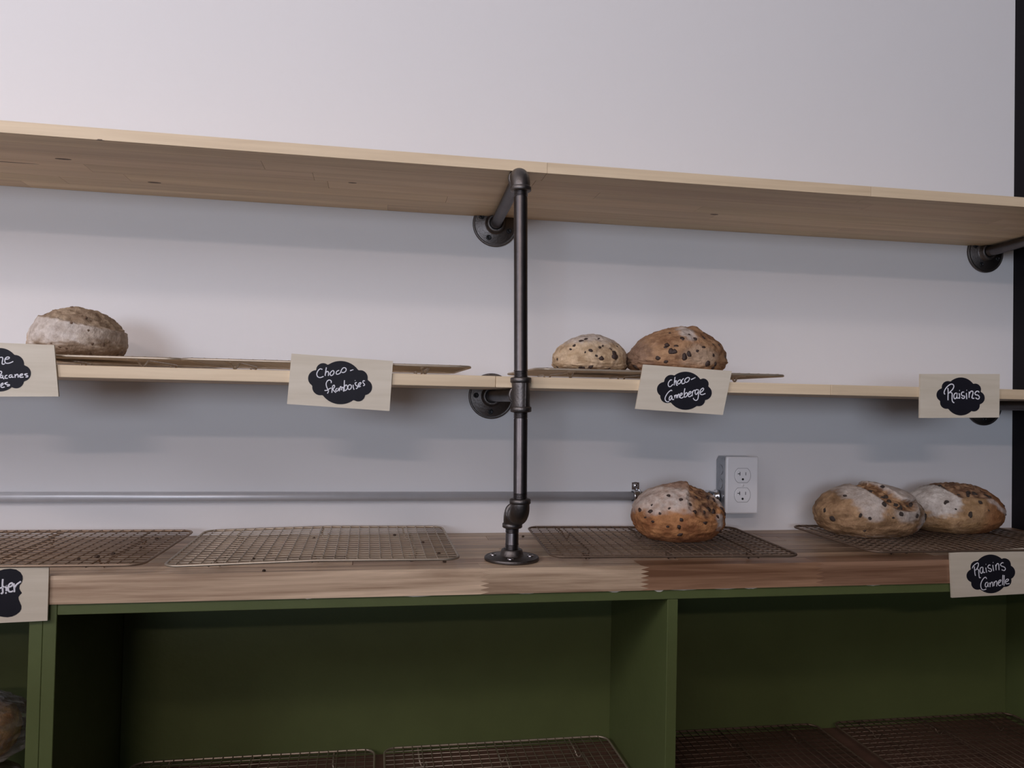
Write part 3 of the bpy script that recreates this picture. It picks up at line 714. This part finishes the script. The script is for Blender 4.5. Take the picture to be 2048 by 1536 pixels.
# ------------------------------------------------------------------ bagged bread in the left cabinet
def bagged(label, C, a, b, H, seed, film_end):
    def col(s, d, u, v, n1, n2): return lerp((.60, .29, .10), (.85, .52, .22), sst(-.4, .4, n1 + .5*n2))
    C = Vector(C)
    t = thing('bagged_bread', label, 'bagged bread', C, 'bagged loaves in the cabinet')
    L = Loaf('loaf', '', C, a, b, H, .45, seed=seed, colour=col, lump=.05, bp=4); L.o.name = 'loaf'
    for k in ('label', 'category', 'group'):
        if k in L.o: del L.o[k]
    L.o.parent = t; L.o.location = (0, 0, .002)
    mb = MB(); vs = []; fs = []; nl, na = 40, 26
    for i in range(na + 1):
        ph = math.pi*i/na
        for j in range(nl):
            th = 2*math.pi*j/nl; d = Vector((math.sin(ph)*math.cos(th), math.sin(ph)*math.sin(th), math.cos(ph)))
            k = 1.10 + .05*abs(noise.noise(d*7 + L.seed)) + .06*noise.noise(Vector((d.x*3, d.y*12, d.z*12)) + L.seed)
            x = a*d.x*k; 
            if d.x > .2: x += film_end*sst(.2, 1, d.x)
            sh = 1 - .25*sst(.7, 1, d.x)
            q = 1 if abs(d.z) > .999 or d.z > 0 else (1 - abs(d.z)**3.5)**(1/3.5)/math.sqrt(1 - d.z*d.z)
            z = H*.45 + (H*.58 if d.z > 0 else H*.48)*d.z*k*sh
            vs.append(C + Vector((x*q, b*d.y*k*sh*q, max(.0012 + .0008*noise.noise(d*15), z))))
    for i in range(na):
        for j in range(nl): q = (j+1) % nl; fs.append((i*nl+j, (i+1)*nl+j, (i+1)*nl+q, i*nl+q))
    mb.add(vs, fs, False); obj('plastic_bag', mb, m_film, t)
bagged('brown loaf in a crinkled clear bag at the bottom of the left cabinet', (-.840, -.212, ZB + .0008), .112, .085, .112, 11, .012)
bagged('brown bagged loaf lying on top of the other bagged loaf', (-.834, -.212, ZB + .1260), .112, .080, .086, 12, .012)

# ------------------------------------------------------------------ signs
AFF = {1: ((-.718717, 4.14524e-05, 1.38e-06), (.322422, 1.14e-06, -4.54286e-05)), 2: ((-.307522, 4.9619e-05, 1.238e-06), (.317272, 1.214e-06, -5.09048e-05)),
       3: ((.228856, 5.80952e-05, 9.5e-07), (.317183, 1.286e-06, -5.50714e-05)), 4: ((.738833, 5.39048e-05, 4.8e-07), (.31825, 1.143e-06, -4.77381e-05)),
       5: ((-.709428, 4.97381e-05, 1.667e-06), (.0212833, -1.143e-06, -5.40714e-05)), 6: ((.799133, 5.77619e-05, 4.8e-07), (.0136667, -1.095e-06, -5.05238e-05))}
def smooth(pts, n=6):
    if len(pts) < 3: return pts
    out = []
    for i in range(len(pts) - 1):
        p0, p1, p2, p3 = pts[max(i-1, 0)], pts[i], pts[i+1], pts[min(i+2, len(pts)-1)]
        for k in range(n):
            t = k/n
            out.append(tuple(.5*((2*p1[c]) + (-p0[c]+p2[c])*t + (2*p0[c]-5*p1[c]+4*p2[c]-p3[c])*t*t + (-p0[c]+3*p1[c]-3*p2[c]+p3[c])*t**3) for c in (0, 1)))
    out.append(pts[-1]); return out
def sign(k, label, board, outline, strokes, pen, yb=-.3134):
    ax, az = AFF[k]; w = lambda p: (ax[0] + ax[1]*p[0] + ax[2]*p[1], az[0] + az[1]*p[0] + az[2]*p[1])
    bx = sum(p[0] for p in board)/4; bz = sum(p[1] for p in board)/4
    t = thing('price_sign', label, 'sign', (bx, yb, bz), 'hand lettered bread signs')
    mb = MB(); mb.prism(board, yb - .0032, yb); obj('board', mb, m_board, t)
    pl = [w(p) for p in outline]
    mb = MB(); mb.prism(pl, yb - .0036, yb - .0031); obj('chalk_sticker', mb, m_chalk, t)
    mb = MB()
    for st_ in strokes:
        pts = smooth([w(p) for p in st_], 5) if len(st_) > 1 else [w(st_[0]), (w(st_[0])[0] + .0008, w(st_[0])[1])]
        mb.tube([(x, yb - .0037, z) for x, z in pts], pen, 8, flat=.30, nrm=(0, 1, 0))
    obj('lettering', mb, m_ink, t)
def cloud(c, ell, circles, n=160):
    out = []
    for i in range(n):
        a = -2*math.pi*i/n; dx, dy = math.cos(a), math.sin(a); best = 0
        for (ex, ey, rx, ry) in [ell] + [(x, y, r, r) for x, y, r in circles]:
            X, Y = (c[0]-ex)/rx, (c[1]-ey)/ry; U, V = dx/rx, dy/ry
            A_, B_, C_ = U*U + V*V, 2*(X*U + Y*V), X*X + Y*Y - 1
            q = B_*B_ - 4*A_*C_
            if q > 0: best = max(best, (-B_ + math.sqrt(q))/(2*A_))
        out.append((c[0] + dx*best, c[1] + dy*best))
    return out   # order gives a front facing -y after the y flip
sign(2, 'wooden sign lettered Choco-framboises on the middle shelf left of the pipe', [(-.3315,.2477),(-.1819,.2400),(-.1784,.3156),(-.3270,.3224)],
     cloud((1040,735), (1040,735,640,635), [(530,370,205),(330,610,240),(450,865,240),(1620,590,222),(1740,870,232),(1560,1085,205)]),
     [[(510,350),(440,335),(380,390),(345,480),(370,560),(440,590),(520,565),(540,548)], [(625,290),(610,380),(595,470),(590,540)], [(598,470),(640,410),(680,420),(690,480),(680,540)],
      [(800,385),(745,440),(735,500),(770,530),(820,500),(850,440),(835,390),(800,385)], [(1000,375),(940,400),(910,450),(930,490),(990,480),(1040,440),(1060,380),(1110,310),(1170,300),(1205,340),(1190,400),(1130,440),(1070,430)],
      [(1320,388),(1420,352)], [(765,750),(765,690),(720,660),(660,680),(620,760),(630,850),(660,920),(685,980),(670,1030),(650,1050)], [(570,965),(650,960),(720,910),(770,895)],
      [(810,830),(795,920),(785,1035)], [(800,840),(850,810),(865,860),(820,930),(860,990),(905,1030)], [(950,900),(905,930),(905,980),(950,980),(985,920),(990,890),(1000,960),(1010,990)],
      [(1020,960),(1030,870),(1050,850),(1070,890),(1070,960)], [(1070,910),(1110,870),(1130,920),(1125,985),(1150,980)], [(1155,665),(1150,780),(1150,900),(1155,960),(1200,960),(1245,890),(1230,820),(1190,810),(1155,860)],
      [(1310,790),(1265,840),(1260,910),(1300,940),(1350,900),(1360,830),(1310,790)], [(1410,800),(1415,880),(1440,945)], [(1462,675)], [(1520,730),(1470,750),(1490,810),(1540,850),(1530,900),(1490,912)],
      [(1565,840),(1620,790),(1645,745),(1605,740),(1565,790),(1575,860),(1640,840)], [(1760,690),(1715,680),(1700,730),(1745,780),(1745,815),(1705,830)]], .00082)
sign(3, 'wooden sign lettered choco-Canneberge tilted below the big brown loaf', [(.2058,.2501),(.3550,.2430),(.3696,.3151),(.2179,.3215)],
     cloud((1010,680), (1040,680,545,560), [(620,420,205),(420,640,215),(500,840,200),(1560,480,162),(1600,740,215),(1430,950,185)]),
     [[(640,370),(600,365),(545,430),(530,510),(560,560),(610,550),(670,490)], [(730,280),(715,400),(705,525)], [(710,460),(750,390),(770,400),(765,470),(780,520),(810,515)], [(865,360),(810,410),(810,470),(850,480),(895,430),(900,370),(865,360)],
      [(985,320),(935,370),(925,440),(945,475),(990,465),(1010,440)], [(1110,290),(1050,320),(1015,380),(1035,430),(1090,425),(1140,370),(1155,310),(1110,290)], [(1200,355),(1330,292)],
      [(640,690),(620,665),(550,710),(480,800),(440,900),(455,970),(510,1005),(555,990)], [(640,830),(590,840),(560,900),(570,955),(610,930),(640,850),(645,900),(660,940),(700,930)],
      [(715,810),(725,905)], [(728,850),(755,805),(775,830),(778,900)], [(800,790),(808,895)], [(810,840),(835,780),(853,795),(858,890)], [(885,830),(930,800),(940,755),(905,755),(880,810),(885,880),(930,895),(975,860)],
      [(1020,610),(1000,720),(1000,830),(1010,870),(1060,850),(1095,790),(1080,740),(1040,750),(1005,810)], [(1120,800),(1180,760),(1190,705),(1150,720),(1115,790),(1130,850),(1180,850),(1215,810)],
      [(1230,700),(1238,770),(1235,840)], [(1238,750),(1270,680),(1330,665)], [(1420,660),(1360,650),(1320,700),(1330,780),(1370,780),(1420,700),(1425,660),(1420,800),(1400,920),(1350,965),(1290,940),(1265,890)],
      [(1470,740),(1540,690),(1575,630),(1545,605),(1490,650),(1465,720),(1480,780),(1540,795),(1625,760)]], .00088)
sign(4, 'wooden sign lettered Raisins alone on the middle shelf at the right end', [(.7146,.2439),(.8701,.2472),(.8704,.3232),(.7148,.3192)],
     cloud((1010,775), (1010,775,600,688), [(540,440,220),(370,720,240),(490,990,232),(1530,520,212),(1640,830,238),(1480,1105,215)]),
     [[(430,700),(400,650),(420,560),(480,460),(560,380),(650,330),(720,345),(750,400),(730,480),(670,560),(600,620)], [(535,470),(545,600),(540,760),(540,915)], [(560,660),(620,630),(685,665),(688,760),(685,860),(700,950),(740,995),(765,995)],
      [(850,650),(790,670),(750,750),(770,850),(820,850),(860,780),(870,660),(865,780),(875,835),(930,830)], [(940,660),(960,760),(955,860)], [(948,560)], [(1120,620),(1060,620),(1020,690),(1060,750),(1140,770),(1130,830),(1070,850),(1025,800)],
      [(1205,650),(1215,760),(1220,875)], [(1208,550)], [(1305,600),(1305,700),(1305,825)], [(1310,690),(1370,590),(1430,590),(1450,650),(1420,760),(1410,820),(1450,850),(1490,835)], [(1670,630),(1640,590),(1580,590),(1520,650),(1540,710),(1620,730),(1680,790),(1660,860),(1610,870),(1540,825)]], .00105)
sign(6, 'wooden sign lettered Raisins Cannelle on the counter edge below the raisin loaves', [(.7805,-.0641),(.9240,-.0606),(.9234,.0188),(.7759,.0130)],
     cloud((980,735), (980,735,600,662), [(500,500,210),(380,800,225),(530,1060,215),(1450,420,222),(1570,680,248),(1480,970,210)]),
     [[(350,545),(370,480),(440,410),(520,360),(555,390),(545,470),(500,560),(450,610)], [(415,480),(425,600),(435,720),(455,800)], [(460,600),(520,570),(560,610),(570,720),(580,830),(600,870),(630,855)],
      [(690,500),(630,530),(605,620),(640,710),(680,700),(705,620),(710,510),(715,620),(730,690),(780,680)], [(805,520),(820,610),(835,690)], [(802,405)], [(965,440),(920,430),(875,490),(910,540),(990,570),(1000,630),(950,655),(890,620)],
      [(1045,430),(1060,540),(1078,635)], [(1050,345)], [(1140,420),(1155,520),(1160,610)], [(1155,490),(1190,390),(1240,390),(1255,480),(1260,605)], [(1410,360),(1370,350),(1310,410),(1340,460),(1440,500),(1480,560),(1440,620),(1350,590)],
      [(835,905),(800,850),(740,880),(670,980),(635,1100),(650,1220),(710,1280),(790,1265),(820,1245)], [(870,1020),(810,1040),(785,1120),(810,1185),(860,1150),(888,1040),(885,1120),(905,1180)],
      [(940,1030),(950,1110),(955,1185)], [(955,1110),(1000,1020),(1040,1040),(1045,1170)], [(1090,1000),(1095,1080),(1085,1150)], [(1095,1060),(1150,980),(1185,1010),(1180,1165)],
      [(1240,1060),(1300,1010),(1330,950),(1280,950),(1240,1010),(1230,1080),(1270,1135),(1330,1120)], [(1395,770),(1385,900),(1380,1120)], [(1440,780),(1435,950),(1435,1140)], [(1480,1020),(1560,980),(1590,930),(1540,915),(1490,960),(1480,1030),(1520,1080),(1620,1065)]], .00085, -.3125)
sign(1, 'wooden sign ending in Pacanes at the left end of the middle shelf', [(-.788,.2490),(-.6418,.2523),(-.6498,.3245),(-.789,.3262)],
     cloud((0,760), (0,760,600,665), [(450,590,285),(700,870,245),(490,1090,240),(-540,430,220),(-720,650,240),(-600,930,240)]),
     [[(0,390),(60,380),(90,420),(75,500),(70,570),(100,595),(150,575)], [(170,440),(260,430),(290,390),(240,370),(180,400),(150,470),(170,550),(250,565),(330,545),(410,505)], [(-60,1010),(-40,830)], [(-50,840),(0,810),(50,820),(50,870),(10,910),(-45,930)],
      [(80,930),(30,940),(10,990),(50,1010),(90,960),(95,930),(95,1010),(135,1045)], [(230,930),(170,950),(160,1010),(190,1025),(245,1020)], [(370,920),(300,930),(280,980),(320,1000),(365,960),(375,920),(375,990),(430,990)],
      [(460,900),(465,960),(465,1010)], [(468,960),(520,900),(555,930),(560,1005)], [(610,950),(680,930),(690,890),(640,900),(605,950),(630,995),(730,985)], [(850,880),(760,900),(790,930),(855,950),(840,985),(785,985)],
      [(20,1260),(90,1220),(90,1170),(40,1200),(30,1270),(70,1305),(150,1285)], [(240,1145),(150,1180),(200,1210),(290,1220),(280,1255),(215,1260)]], .00082)
half = [(100,180),(260,165),(400,185),(510,255),(565,350),(570,430),(545,520),(490,590),(480,670),(510,730),(548,785),(500,830),(460,890),(465,950),(500,1030),(535,1120),(530,1200),(490,1270),(400,1340),(300,1385),(180,1405),(80,1395),(-60,1370)]
out5 = [(-60, 225)] + half; mir = [(-400 - x, y) for x, y in half[::-1]]
out5 = (out5 + mir)[::-1]
sign(5, 'wooden sign ending in tier hung on the counter edge at the left', [(-.8120,-.0650),(-.6472,-.0612),(-.6476,.0166),(-.8130,.0190)], out5,
     [[(68,430),(60,560),(65,700),(70,770),(45,800),(20,780)], [(-10,665),(60,645),(110,620)], [(155,590),(160,600)], [(120,650),(155,640),(160,740)], [(130,790),(170,780)], [(215,640),(290,610),(320,560),(290,530),(230,570),(205,660),(220,740),(280,755),(330,730)], [(345,540),(360,640),(365,765)], [(365,660),(420,570),(530,490)]], .0013, -.3125)

# ------------------------------------------------------------------ crumbs
import bmesh
bm = bmesh.new(); bmesh.ops.create_icosphere(bm, subdivisions=1, radius=1)
for v in bm.verts: v.co *= 1 + .5*noise.noise(v.co*2.2)
me = bpy.data.meshes.new('crumb'); bm.to_mesh(me); bm.free(); me.materials.append(m_crumb)
CR = [('counter', (-.359,-.307,0,.0027), 'dark crumb on the bare counter edge before the bent rack'), ('counter', (-.0891,-.2654,0,.003), 'dark crumb under the right front corner of the bent rack'),
      ('counter', (.0791,-.0499,0,.0025), 'dark crumb on the counter just right behind the pipe foot')]
CR += [('bent', c, '') for c in [(-.10,-.285,.017,.0026), (-.12,-.20,.019,.0024), (-.165,-.13,.019,.0028), (-.30,-.15,.019,.0024), (-.375,-.30,.0165,.0022)]]
CR += [('left', c, '') for c in [(-.60,-.27,.0165,.0034), (-.585,-.25,.0165,.003), (-.555,-.13,.0165,.003), (-.62,-.285,.0165,.0026), (-.56,-.20,.0165,.0024)]]
for (where, (x, y, z, s_), lab) in CR:
    o = bpy.data.objects.new('crumb', me); COL.objects.link(o); o.location = (x, y, z + s_*.55); s_ *= 1.25; o.scale = (s_, s_*.8, s_*.6); o.rotation_euler = (0, 0, R.uniform(0, 6))
    tag(o, lab or ('tiny dark crumb caught on the bent empty rack' if where == 'bent' else 'tiny dark crumb caught on the leftmost counter rack'), 'crumb', 'crumbs ' + {'counter': 'on the bare counter', 'bent': 'on the bent rack', 'left': 'on the leftmost rack'}[where])
